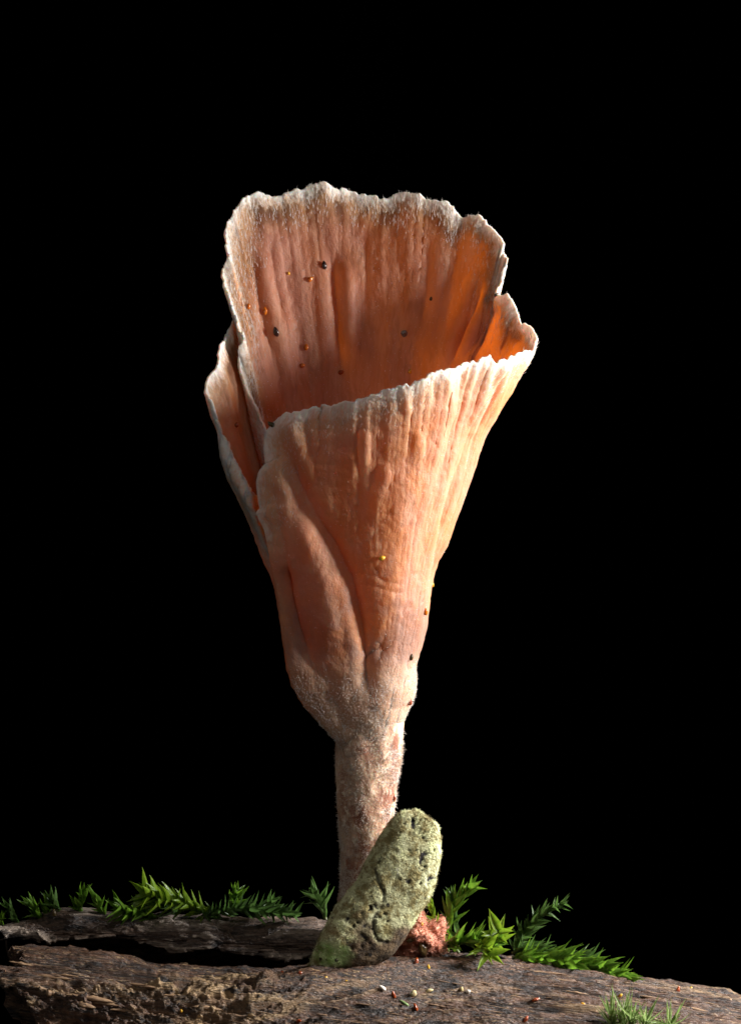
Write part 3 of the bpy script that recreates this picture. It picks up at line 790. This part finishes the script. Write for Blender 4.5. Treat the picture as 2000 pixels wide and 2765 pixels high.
# ================================================================== THE CRUSTED LUMP beside the stem
LUMP = thing('woody_lump', 'olive grey lichen crusted oblong lump leaning against the mushroom stem', 'lump', P(900, 2600, -1.2))
def lump():
    Lc = np.array([(836, 2608), (846, 2570), (872, 2508), (918, 2428), (962, 2382), (990, 2322), (1014, 2276), (1038, 2236), (1058, 2211), (1080, 2196), (1100, 2190), (1122, 2188)], float)
    Rc = np.array([(836, 2608), (870, 2622), (930, 2622), (1000, 2612), (1058, 2582), (1102, 2522), (1130, 2472), (1156, 2438), (1176, 2388), (1189, 2320), (1190, 2285), (1185, 2252), (1174, 2224), (1158, 2203), (1140, 2192), (1122, 2188)], float)
    e0, e1 = np.array([836., 2608]), np.array([1122., 2188])
    ax = (e1 - e0); Ln = np.hypot(*ax); ax /= Ln; pr = np.array([-ax[1], ax[0]])
    if pr[0] < 0: pr = -pr
    nt, nr = 190, 200
    t = (1 - np.cos(np.linspace(0, np.pi, nt))) / 2
    def chain(C):
        tt = (C - e0) @ ax / Ln; w = (C - e0) @ pr
        o = np.argsort(tt); return np.interp(t, tt[o], w[o])
    wl, wr = chain(Lc), chain(Rc)
    sm = lambda a: np.convolve(np.pad(a, 4, 'edge'), np.ones(9) / 9, 'valid')
    wl, wr = sm(wl), sm(wr); wl[0] = wr[0] = 0; wl[-1] = wr[-1] = 0
    mid, hw = (wl + wr) / 2, np.maximum((wr - wl) / 2, .4)
    a = np.linspace(0, 2 * np.pi, nr, endpoint=False)
    ca, sa = np.cos(a), np.sin(a)
    ex = .8
    cx = np.sign(ca) * np.abs(ca) ** ex; sx = np.sign(sa) * np.abs(sa) ** ex
    thk = .50 * np.clip(hw / 110, 0, 1) ** .7 + .01
    px = e0[0] + ax[0] * Ln * t[:, None] + pr[0] * (mid[:, None] + hw[:, None] * cx[None])
    py = e0[1] + ax[1] * Ln * t[:, None] + pr[1] * (mid[:, None] + hw[:, None] * cx[None])
    d = np.interp(t, [0, 1], [-1.25, -1.05])[:, None] - thk[:, None] * sx[None]
    G = P(px, py, d)
    N = grid_normals(np.concatenate([G[:, -1:], G, G[:, :1]], 1))[:, 1:-1]
    N *= np.sign((N * (G - G.mean(1, keepdims=True))).sum(-1, keepdims=True).mean())
    x, y, z = G[..., 0], G[..., 1], G[..., 2]
    disp = .035 * fbm(x * 1.2, y * 1.2, z * 1.2, oct=2, seed=90) + .012 * fbm(x * 6, y * 6, z * 6, oct=3, seed=91, gain=.65)
    frontm = sx[None] > -.2
    dd, _ = poly_dist(px, py, [(1012, 2345), (1020, 2375), (1036, 2410), (1034, 2440), (1010, 2475), (1008, 2510), (1020, 2540), (1045, 2545)])
    crack = np.exp(-((dd + 1.5 * fbm(px / 9, py / 9, oct=2, seed=5)) / 3.6) ** 2) * .85 * frontm
    dd2, _ = poly_dist(px, py, [(1070, 2372), (1045, 2420)])
    disp -= .06 * crack + .03 * np.exp(-(dd2 / 6) ** 2) * frontm
    wob = 14 * fbm(x * 2, z * 2, oct=3, seed=92)
    lowb, _ = poly_dist(px, py, [(950, 2600), (1000, 2590), (1060, 2560), (1080, 2535)])
    lowb2, _ = poly_dist(px, py, [(985, 2510), (975, 2560)])
    brown = np.clip(smooth(55, 18, lowb + wob) + .8 * smooth(36, 10, lowb2 + wob), 0, 1)
    gd = np.hypot((px - 905) / 55, (py - 2578) / 38) + .35 * fbm(x * 2.3, z * 2.3, oct=3, seed=94)
    green = smooth(1.15, .5, gd) * .95
    for cxp, cyp, rr in ((1137, 2316, 10), (1114, 2228, 9), (1141, 2262, 6), (1157, 2370, 9), (938, 2480, 7), (1014, 2446, 6), (1101, 2380, 7), (984, 2500, 6), (998, 2545, 5), (986, 2528, 5)):
        rd = np.hypot(px + 3.5 * fbm(x * 6, z * 6, oct=2, seed=int(cxp)) - cxp, py + 3.5 * fbm(x * 6, z * 6, oct=2, seed=int(cyp)) - cyp) / rr
        pit = np.exp(-(rd * (1 + .75 * fbm(x * 9, z * 9, oct=3, seed=95))) ** 2 * .8) * frontm
        disp -= .04 * pit; crack = np.maximum(crack, smooth(.35, .75, pit))
    G = G + N * disp[..., None]
    mesh_obj('crust', local(G.reshape(-1, 3), LUMP), np.concatenate([quads(nt, nr), np.stack([np.arange(nt - 1) * nr + nr - 1, (np.arange(nt - 1) + 1) * nr + nr - 1, (np.arange(nt - 1) + 1) * nr, np.arange(nt - 1) * nr], -1)])[:, ::-1],
             M['lump'], LUMP, {'green': green, 'brown': brown, 'line': crack})
    n = 30000
    i = rng.random(n) * (nt - 1.01); j = rng.random(n) * (nr - 1.01)
    p, nn = bil(G, i, j), bil(N, i, j)
    k = rng.random(n) < (1 - bil(np.clip(brown + crack * 2, 0, 1), i, j)) * smooth(-.6, .5, fbm(p[:, 0] * 3, p[:, 1] * 3, p[:, 2] * 3, oct=2, seed=99))
    p, nn = p[k], nn[k]; m = len(p)
    V, F = fibres(p - nn * .01, nn * .55 + rng.normal(0, .6, (m, 3)), rng.uniform(.025, .065, m), rng.uniform(.006, .010, m), rng.normal(0, .4, (m, 3)))
    tag(mesh_obj('crust_fuzz', local(V, LUMP), F, M['lumpfuzz'], LUMP), kind='stuff')
    return G
LG = lump()

# ================================================================== PINK FRAYED ROT behind the lump
PINK = thing('frayed_wood_tuft', 'salmon pink frayed tuft of rotten wood between lump and moss', 'wood tuft', P(1130, 2600, -.6))
def pink():
    nt, nr = 90, 120
    a = np.linspace(0, 2 * np.pi, nr, endpoint=False); r = np.linspace(0, 1, nt)
    edge = 1 + .22 * fbm(np.cos(a) * 2.5, np.sin(a) * 2.5, oct=4, seed=101)
    hx = np.where(np.cos(a) > 0, 72, 80); hy = np.where(np.sin(a) > 0, 52, 105)
    px = 1128 + r[:, None] * (hx * np.cos(a) * edge)[None]; py = 2562 + r[:, None] * (hy * np.sin(a) * edge)[None]
    d = .1 - .75 * np.sqrt(np.clip(1 - r ** 2, 0, 1))[:, None] + 0 * px
    G = P(px, py, d)
    x, z = G[..., 0], G[..., 2]
    G[..., 1] += (.20 * fbm(x * 2.2, z * 2.2, oct=4, seed=102) + .08 * fbm(x * 7, z * 7, oct=3, seed=103)) * (1 - r[:, None] ** 6)
    back = G[-1].copy(); back[:, 1] += .8
    A = np.concatenate([G, back[None]], 0)
    nt2 = nt + 1
    F = np.concatenate([quads(nt2, nr), np.stack([np.arange(nt2 - 1) * nr + nr - 1, (np.arange(nt2 - 1) + 1) * nr + nr - 1, (np.arange(nt2 - 1) + 1) * nr, np.arange(nt2 - 1) * nr], -1)])
    mesh_obj('core', local(A.reshape(-1, 3), PINK), F, M['pink'], PINK)
    n = 2600
    i = rng.random(n) ** .5 * (nt - 1.01); j = rng.random(n) * (nr - 1.01)
    p = bil(G, i, j); q = proj(p)
    dirs = np.stack([(q[:, 0] - 1128) / 90, np.full(n, -.5), -(q[:, 1] - 2560) / 90], -1) + rng.normal(0, .25, (n, 3))
    V, F = fibres(p, dirs, rng.uniform(.04, .13, n), rng.uniform(.006, .013, n), rng.normal(0, .35, (n, 3)))
    tag(mesh_obj('fibre', local(V, PINK), F, M['pinkfuzz'], PINK), kind='stuff')
    return G
PG = pink()

# ================================================================== small grains
def blob(name, sx, sy, sz, seed, rough=.18, facets=False):
    import bmesh
    bm = bmesh.new(); bmesh.ops.create_icosphere(bm, subdivisions=2, radius=1)
    me = bpy.data.meshes.new(name)
    for v in bm.verts:
        k = 1 + rough * float(fbm(v.co.x * 1.3, v.co.y * 1.3, v.co.z * 1.3, oct=2, seed=seed))
        taper = 1 - .22 * v.co.z
        v.co = Vector((v.co.x * sx * k * taper, v.co.y * sy * k * taper, v.co.z * sz * k))
    bm.to_mesh(me); bm.free()
    me.polygons.foreach_set('use_smooth', np.full(len(me.polygons), not facets))
    return me
CUPV = np.concatenate([CUP['outer'].reshape(-1, 3), CUP['inner'].reshape(-1, 3), CUP['edge']])
LOBEV = np.concatenate([LOBE['outer'].reshape(-1, 3), LOBE['inner'].reshape(-1, 3)])
SURF = {'cup': CUPV, 'lobe': LOBEV, 'stem': SG.reshape(-1, 3), 'log': np.concatenate(log_surf), 'pink': PG.reshape(-1, 3), 'lump': LG.reshape(-1, 3)}
SPR = {k: proj(v) for k, v in SURF.items()}
def hit(surf, px, py, r=7):
    pr = SPR[surf]
    dd = np.hypot(pr[:, 0] - px, pr[:, 1] - py)
    k = np.where(dd < r)[0]
    if len(k) == 0: k = np.array([np.argmin(dd)])
    k = k[np.argsort(SURF[surf][k, 1])][:max(1, len(k) // 4)]
    return SURF[surf][k].mean(0)
_blobs = {}
def grain(name, surf, px, py, ln, wd, tilt, mat, label, cat, group=None, seed=0, facets=False, sink=.35):
    key = (name, ln, wd, mat, facets, seed % 4)
    if key not in _blobs:
        _blobs[key] = blob(name, wd / 200, wd / 230, ln / 200, seed % 4 + 3, .22, facets)
        _blobs[key].materials.append(M[mat])
    o = bpy.data.objects.new(name, _blobs[key])
    p = hit(surf, px, py)
    o.location = (float(p[0]), float(p[1]) - wd / 230 * (1 - sink), float(p[2]))
    o.rotation_euler = (random.uniform(-.3, .3), math.radians(tilt), random.uniform(-.4, .4))
    col.objects.link(o)
    return tag(o, label, cat, group)

ga = 'amber grains on the inside of the cup'
la = 'tiny amber grain stuck to the inner wall of the mushroom cup'
for k, (x, y, ln, tl) in enumerate([(838, 751, 17, 60), (674, 826, 19, 20), (712, 838, 22, -8), (825, 937, 18, 5), (819, 986, 16, 80), (923, 1000, 17, 75)]):
    grain('grain', 'cup', x, y, ln, 13, tl, 'amber' if k != 5 else 'orange', la, 'grain', ga, k)
grain('grain', 'cup', 781, 735, 9, 8, 0, 'yellow', 'minute yellow grain high on the inner wall of the cup', 'grain')
grain('grain', 'cup', 1105, 1000, 13, 10, 10, 'yellow', 'yellow grain inside the cup just above the front rim', 'grain')
grain('seed', 'cup', 877, 713, 25, 16, -5, 'black', 'glossy black oval seed on the upper inner wall of the cup', 'seed', seed=1)
grain('seed', 'cup', 747, 895, 27, 16, -22, 'black', 'dark slanting seed on the inner wall beside amber grains', 'seed', seed=2)
grain('crumb', 'cup', 1089, 899, 21, 19, 40, 'grey', 'glinting grey brown crumb on the inner wall of the cup', 'crumb', seed=3, facets=True)
grain('crumb', 'cup', 1160, 806, 12, 9, 20, 'brown', 'faint dark brown crumb on the dim right inner wall', 'crumb', seed=1)
grain('grain', 'cup', 1340, 796, 15, 12, 30, 'grey', 'pinkish grey grain wedged in the notch of the right rim', 'grain', seed=2)
grain('wood_chip', 'cup', 731, 1145, 26, 13, -60, 'brown', 'brown pointed chip on the front left corner of the rim', 'wood chip', seed=0)
grain('grain', 'cup', 1032, 1507, 18, 13, 75, 'yellow', 'golden grain on the middle of the outer funnel wall', 'grain', seed=1)
grain('grain', 'cup', 1148, 1650, 22, 15, -25, 'amber', 'golden amber grain in the crease of the right outer wall', 'grain', seed=2)
grain('grain', 'cup', 1113, 1775, 18, 11, 12, 'brown', 'brown grain low on the right outer wall of the funnel', 'grain', seed=3)
grain('grain', 'cup', 1107, 1896, 17, 14, 20, 'orange', 'red brown bead on the edge where the funnel meets the stem', 'grain', seed=1)
grain('grain', 'cup', 1182, 1580, 13, 7, 0, 'yellow', 'small ochre grain on the right outline of the funnel', 'grain', seed=3)
grain('grain', 'stem', 1066, 2154, 19, 10, 0, 'orange', 'orange grain on the right edge of the fuzzy stem', 'grain', seed=2)
grain('grain', 'lobe', 642, 1147, 14, 13, 0, 'orange', 'red grain inside the narrow left lobe', 'grain', seed=2)
lo = 'orange grain lying on the brown log'; go_ = 'orange grains on the log'
for k, (x, y, ln, tl) in enumerate([(1063, 2686, 23, -15), (1121, 2718, 22, -20), (812, 2629, 15, 60), (760, 2622, 14, 40), (804, 2755, 18, 70), (1445, 2702, 22, 80), (1421, 2750, 20, 30)]):
    grain('grain', 'log', x, y, ln, 10, tl, 'orange', lo, 'grain', go_, k)
grain('grain', 'log', 1123, 2595, 25, 13, 15, 'orange', 'amber brown grain on the log below the pink tuft', 'grain', seed=1)
ly = 'small yellow grain lying on the brown log'; gy = 'yellow grains on the log'
for k, (x, y, ln, tl) in enumerate([(1157, 2607, 17, 0), (490, 2731, 10, 0), (1574, 2707, 16, -60), (1673, 2687, 13, 40), (880, 2637, 9, 60), (935, 2647, 7, 0), (1865, 2665, 8, 0)]):
    grain('grain', 'log', x, y, ln, 9 if ln > 11 else 8, tl, 'yellow', ly, 'grain', gy, k)
grain('grain', 'pink', 1143, 2492, 10, 8, 0, 'yellow', 'tiny yellow grain on top of the pink tuft', 'grain', seed=2)
grain('crumb', 'log', 1030, 2665, 22, 11, -55, 'white', 'chalk white crumb on the log below the lump', 'crumb', seed=1)
grain('crumb', 'log', 1117, 2681, 19, 17, 10, 'cream', 'cream coloured crumb on the log next to an orange grain', 'crumb', seed=2)
grain('crumb', 'log', 1160, 2671, 20, 10, 80, 'cream', 'dull tan crumb flat on the log below the pink tuft', 'crumb', seed=3)
grain('crumb', 'log', 1264, 2673, 13, 10, 60, 'white', 'small white crumb on the log beside a tan crumb', 'crumb', seed=2)
grain('crumb', 'log', 1246, 2667, 13, 10, 20, 'cream', 'small tan crumb on the log beside a white crumb', 'crumb', seed=1)
grain('moss_fragment', 'log', 1092, 2707, 30, 8, -62, 'greenbit', 'sliver of green moss on the log between two orange grains', 'moss fragment', seed=1)
grain('wood_chip', 'log', 1829, 2676, 28, 11, 15, 'orange', 'orange upright chip on the dark right end of the log', 'wood chip', seed=2)
grain('wood_chip', 'log', 1967, 2712, 28, 15, 12, 'splinter', 'brown upright stub at the far right of the log', 'wood chip', seed=3)
grain('wood_chip', 'log', 148, 2465, 30, 12, -8, 'brown', 'red brown chip standing among moss on the upper ledge', 'wood chip', seed=3)
grain('pellet', 'pink', 1138, 2562, 40, 24, -30, 'brown', 'dark olive knobbly pellet on the pink tuft', 'pellet', seed=2, facets=True)
grain('flake', 'pink', 1108, 2540, 22, 12, 80, 'brown', 'small dark brown flake beside the olive pellet', 'flake', seed=1, facets=True)

# splinters: broken fibre bundles standing off the log
def splinter_mesh(k):
    r = np.random.default_rng(200 + k)
    n, m = 10, 8
    t = np.linspace(0, 1, n); a = np.linspace(0, 2 * np.pi, m, endpoint=False)
    w = np.interp(t, [0, .1, .5, .85, 1], [.25, .8, 1, .7, .12]) * (1 + .2 * r.normal(size=n))
    V = np.stack([np.repeat(t[:, None] - .5, m, 1) + .06 * r.normal(size=(n, m)) * (np.abs(t - .5) > .4)[:, None],
                  w[:, None] * np.cos(a)[None] * .5 * (1 + .25 * r.normal(size=(1, m))), w[:, None] * np.sin(a)[None] * .5 * (1 + .25 * r.normal(size=(1, m)))], -1)
    F = np.concatenate([quads(n, m), np.stack([np.arange(n - 1) * m + m - 1, (np.arange(n - 1) + 1) * m + m - 1, (np.arange(n - 1) + 1) * m, np.arange(n - 1) * m], -1)])
    V2 = np.concatenate([V.reshape(-1, 3), V[:1].mean(1), V[-1:].mean(1)])
    i = np.arange(m); i2 = (i + 1) % m
    F3 = np.concatenate([np.stack([i2, i, np.full(m, n * m)], -1), np.stack([(n - 1) * m + i, (n - 1) * m + i2, np.full(m, n * m + 1)], -1)])
    o = mesh_obj('splinter', V2, [F[:, ::-1], F3[:, ::-1]], M['splinter'], LOG, {'pale': r.random(len(V2)) * .6 + .2}, shade=True)
    return o
spl = [splinter_mesh(k) for k in range(5)]
used = [False] * 5
def put_splinter(px, py, ln, wd, tilt):
    k = random.randrange(5)
    o = spl[k] if not used[k] else spl[k].copy()
    if used[k]: col.objects.link(o)
    used[k] = True
    p = hit('log', px, py) - np.array(LOG.location)
    o.parent = LOG
    o.location = (float(p[0]), float(p[1]) + wd * .0022, float(p[2]))
    o.scale = (ln / 100, wd / 150, wd / 150)
    o.rotation_euler = (random.uniform(0, 6), math.radians(tilt), math.radians(random.uniform(-4, 4)))
for x, y, ln, wd, tl in [(245, 2698, 120, 22, 9), (270, 2708, 95, 16, 9), (225, 2712, 60, 18, 14), (150, 2640, 90, 14, 6), (180, 2632, 70, 10, 6), (395, 2660, 90, 10, 7), (420, 2668, 70, 9, 7), (110, 2668, 34, 20, 10),
                         (140, 2684, 26, 24, 0), (900, 2691, 40, 7, 9), (880, 2738, 42, 8, 9), (1180, 2712, 46, 7, 10), (1190, 2726, 40, 6, 10), (990, 2712, 60, 7, 9), (1070, 2735, 60, 6, 9), (560, 2720, 70, 12, 8), (640, 2740, 60, 10, 8),
                         (910, 2637, 26, 4, 3), (1260, 2710, 50, 6, 10), (1330, 2735, 46, 6, 10), (1560, 2680, 60, 9, 10), (1760, 2690, 60, 8, 9), (1880, 2722, 80, 9, 10), (1250, 2600, 70, 6, 6), (1480, 2625, 90, 7, 5), (60, 2600, 60, 12, 12), (330, 2735, 60, 14, 5), (470, 2690, 50, 12, 8)]:
    put_splinter(x, y, ln, wd, tl)
for k in range(60):
    x = random.uniform(640, 1990)
    put_splinter(x, random.uniform(2650 + max(0, x - 1500) * .09, 2763), random.uniform(25, 85), random.uniform(2.5, 5.0), random.uniform(6, 12))

# ================================================================== MOSS
def leaf_mesh(k, wid, cup, bend, mat, name='leaf', tipw=.0):
    n, m = 9, 5
    t = np.linspace(0, 1, n); s = np.linspace(-1, 1, m)
    w = wid * np.interp(t, [0, .12, .32, .6, .85, 1], [.6, .9, 1.0, .66, .20, .01])
    X = w[:, None] * s[None] * (1 - .12 * np.abs(s[None]) * cup)
    Z = cup * w[:, None] * (s[None] ** 2) * .75 + (bend * t ** 2)[:, None] - .03 * np.exp(-(s[None] / .25) ** 2) * wid
    Y = np.repeat(t[:, None], m, 1)
    V = np.stack([X, Y, Z], -1).reshape(-1, 3)
    me = bpy.data.meshes.new(name)
    th = .012
    me.from_pydata([tuple(map(float, v)) for v in V], [], [tuple(map(int, f)) for f in quads(n, m)])
    me.polygons.foreach_set('use_smooth', np.ones(len(me.polygons), bool))
    me.materials.append(M[mat])
    return me
LEAF = {}
for mat in ('leaf', 'leafb', 'leafd'):
    LEAF[mat] = [leaf_mesh(k, w, c, b, mat) for k, (w, c, b) in enumerate([(.19, .9, .12), (.22, 1.1, .26), (.155, .8, -.14), (.20, 1.2, .38)])]
LEAF['leafn'] = [leaf_mesh(k, w, 1.0, b, 'leafn') for k, (w, b) in enumerate([(.055, .25), (.065, -.2), (.05, .45), (.06, .05)])]

def moss(path, label, n, size, spread, mat='leaf', up=None, group=None, jitter=.25, name='moss_shoot', tipspread=None, sizes=(.7, 1.0, .75), stemr=.05):
    pts = np.array([P(*p) for p in path])
    if name == 'moss_shoot': n, size = int(n * (1.0 if tipspread else 1.7)), size * 1.1
    root = thing(name, label, 'moss', pts[0], group)
    C, t = resample(pts, 40); C = smooth1(C, 9)
    T = np.gradient(C, axis=0); T /= np.linalg.norm(T, axis=1, keepdims=True)
    a = np.linspace(0, 2 * np.pi, 6, endpoint=False)
    rf = np.array([0, 1, .2]); A = np.cross(T, rf); A /= np.linalg.norm(A, axis=1, keepdims=True); Bv = np.cross(T, A)
    r = np.linspace(stemr, stemr * .4, 40)
    G = C[:, None] + r[:, None, None] * (A[:, None] * np.cos(a)[None, :, None] + Bv[:, None] * np.sin(a)[None, :, None])
    F = np.concatenate([quads(40, 6), np.stack([np.arange(39) * 6 + 5, (np.arange(39) + 1) * 6 + 5, (np.arange(39) + 1) * 6, np.arange(39) * 6], -1)])
    mesh_obj('stalk', G.reshape(-1, 3) - pts[0], F, M['stalk'], root)
    az = random.uniform(0, 6)
    for k in range(n):
        f = (k + .6) / n; q = f * 39; i = int(min(q, 38)); u = q - i
        c = C[i] * (1 - u) + C[i + 1] * u; tt = T[i]; aa, bb = A[i], Bv[i]
        az += 2.3999 + random.uniform(-.3, .3)
        rad = aa * math.cos(az) + bb * math.sin(az)
        if up is not None:                     # leaves pressed to one side of a creeping shoot
            rad = rad + np.array(up) * .9; rad /= np.linalg.norm(rad)
        sp = spread if tipspread is None else spread + (tipspread - spread) * f
        sp = math.radians(sp + random.uniform(-12, 12))
        y = tt * math.cos(sp) + rad * math.sin(sp) + rng.normal(0, jitter * .4, 3)
        y /= np.linalg.norm(y)
        zv = tt - y * (tt @ y); 
        if np.linalg.norm(zv) < .1: zv = rad
        zv /= np.linalg.norm(zv); zv = zv * 1.0
        x = np.cross(y, zv); x /= np.linalg.norm(x); zv = np.cross(x, y)
        s = size / 100 * np.interp(f, [0, .5, 1], sizes) * random.uniform(.75, 1.2)
        o = bpy.data.objects.new('leaf', random.choice(LEAF[mat]))
        o.parent = root
        Mx = Matrix(((x[0], y[0], zv[0]), (x[1], y[1], zv[1]), (x[2], y[2], zv[2]))).to_4x4()
        o.rotation_euler = Mx.to_euler()
        o.location = tuple(float(v) for v in (c - pts[0]))
        o.scale = (s * random.uniform(.85, 1.15), s, s)
        col.objects.link(o)
    return root

# right of the lump
moss([(1210, 2572, .6), (1196, 2530, .4), (1176, 2490, .1), (1163, 2445, -.1)], 'short yellow green moss shoot touching the crusted lump', 16, 48, 38, 'leafb')
moss([(1240, 2575, .9), (1205, 2530, .7), (1212, 2470, .6), (1240, 2425, .5), (1272, 2392, .4)], 'upright moss shoot with a forked pointed tip beside the lump', 26, 62, 42, 'leaf')
moss([(1235, 2560, .8), (1225, 2470, .7), (1222, 2415, .6)], 'slim dark moss shoot behind the upright forked shoot', 10, 55, 30, 'leafd')
moss([(1190, 2560, .2), (1230, 2545, -.1), (1290, 2535, -.3), (1330, 2545, -.4)], 'bushy moss shoot lying along the log beside the pink tuft', 30, 66, 52, 'leaf', up=(0, -.4, .6))
moss([(1340, 2572, .3), (1342, 2540, -.2), (1345, 2512, -.9)], 'star shaped moss tip with broad leaves opening upward', 14, 58, 50, 'leafb', tipspread=72, sizes=(.8, 1, 1))
moss([(1290, 2545, -.3), (1305, 2555, -.8), (1318, 2572, -1.2)], 'star shaped yellow green moss tip hanging over the log', 16, 52, 50, 'leafb', tipspread=75, sizes=(.8, 1, 1))
moss([(1390, 2590, 1.0), (1405, 2540, 1.0), (1430, 2500, .9), (1462, 2468, .9), (1492, 2452, .8), (1520, 2438, .8)], 'tall dull green moss branch leaning away from the lump', 34, 52, 45, 'leafd', sizes=(1.1, .9, .6))
moss([(1380, 2575, .7), (1410, 2560, .6), (1470, 2570, .5)], 'dark moss shoot at the foot of the leaning branch', 18, 58, 50, 'leafd')
moss([(1375, 2585, .3), (1450, 2585, .2), (1530, 2597, .1), (1610, 2615, 0), (1660, 2632, -.1), (1690, 2648, -.2)], 'long creeping moss shoot with tooth like leaves along the log', 60, 76, 40, 'leaf', up=(0, -.2, .75), sizes=(.8, 1.05, .75))
moss([(1560, 2612, .2), (1630, 2628, .1), (1700, 2640, .2)], 'small pale moss tip at the end of the long creeping shoot', 16, 50, 28, 'leafb')
moss([(1470, 2600, .9), (1520, 2585, .9), (1590, 2590, 1.0)], 'shaded grey green moss behind the long creeping shoot', 14, 62, 40, 'leafd', up=(0, 0, .8))
# needle tuft
for k, (x, y, x2, y2, d2) in enumerate([(1660, 2790, 1650, 2745, -3.6), (1680, 2790, 1682, 2735, -3.5), (1700, 2795, 1705, 2748, -3.7), (1735, 2795, 1745, 2755, -3.8), (1790, 2800, 1810, 2764, -3.8)]):
    moss([(x, y + 10, -3.4), (x2, y2, d2 + .0)], 'tuft of fine needle leaved moss at the front of the log', 30, 72, 40, 'leafn', group='needle moss tufts on the log', name='needle_moss', sizes=(.8, 1, 1), stemr=.03)
# left, on the upper ledge
sg = 'moss sprigs along the ledge'
for k, (x, y, lx, ly, n, sz, lb) in enumerate([
        (0, 2496, 8, 2478, 4, 34, 'tiny moss sprig on the outermost broken tip of the ledge'),
        (42, 2490, 30, 2458, 4, 52, 'pair of spear shaped moss leaves near the broken tip of the ledge'),
        (105, 2478, 90, 2445, 4, 62, 'moss sprig with one long curved leaf before the red brown chip'),
        (130, 2474, 128, 2448, 3, 44, 'short stout moss sprig right beside the red brown chip'),
        (160, 2468, 142, 2430, 5, 58, 'tall moss sprig with hooked leaves just past the red brown chip'),
        (215, 2462, 222, 2420, 5, 52, 'thin moss sprig pointing straight up on the ledge'),
        (275, 2464, 262, 2430, 5, 58, 'leaning moss sprig next to the broad leaved rosette')]):
    moss([(x + 14, y + 10, 1.5), (x, y - 6, 1.4), (lx, ly, 1.3)], lb, n + 2, sz, 32, 'leafd' if k % 3 == 1 else 'leaf', group=sg, stemr=.04)
moss([(430, 2478, 1.0), (390, 2468, .8), (350, 2462, .4), (325, 2450, .1)], 'rosette of broad moss leaves on the ledge below the bright shoot', 22, 62, 40, 'leaf')
moss([(600, 2478, 1.4), (540, 2455, 1.2), (480, 2432, .9), (430, 2424, .6), (400, 2414, .4)], 'largest bright green moss shoot arching above the ledge', 44, 64, 48, 'leafb', sizes=(.7, 1, 1.05))
moss([(480, 2475, 1.6), (450, 2445, 1.4), (400, 2430, 1.3)], 'dark moss shoot under the bright arching shoot', 20, 56, 52, 'leafd')
moss([(540, 2478, 1.0), (600, 2460, .9), (670, 2452, .9), (740, 2462, 1.0), (800, 2470, 1.1)], 'creeping moss shoot with curled leaves running to the stem', 46, 48, 58, 'leafd', up=(0, -.1, .5))
moss([(600, 2470, 1.5), (630, 2445, 1.4), (640, 2412, 1.3)], 'pointed moss tip rising from the creeping shoot on the ledge', 16, 50, 45, 'leaf')
moss([(700, 2470, 1.5), (720, 2450, 1.5), (735, 2432, 1.5)], 'small dim moss tip midway along the creeping shoot', 12, 44, 48, 'leafd')
moss([(880, 2485, 2.2), (870, 2445, 2.2), (850, 2410, 2.2)], 'dim moss shoot in the shade behind the stem', 14, 62, 48, 'leafd')

# ================================================================== bring everything to metres
for me in bpy.data.meshes:
    me.transform(Matrix.Scale(S, 4))
for o in bpy.data.objects:
    if o.type in ('MESH', 'EMPTY'):
        o.location = o.location * S
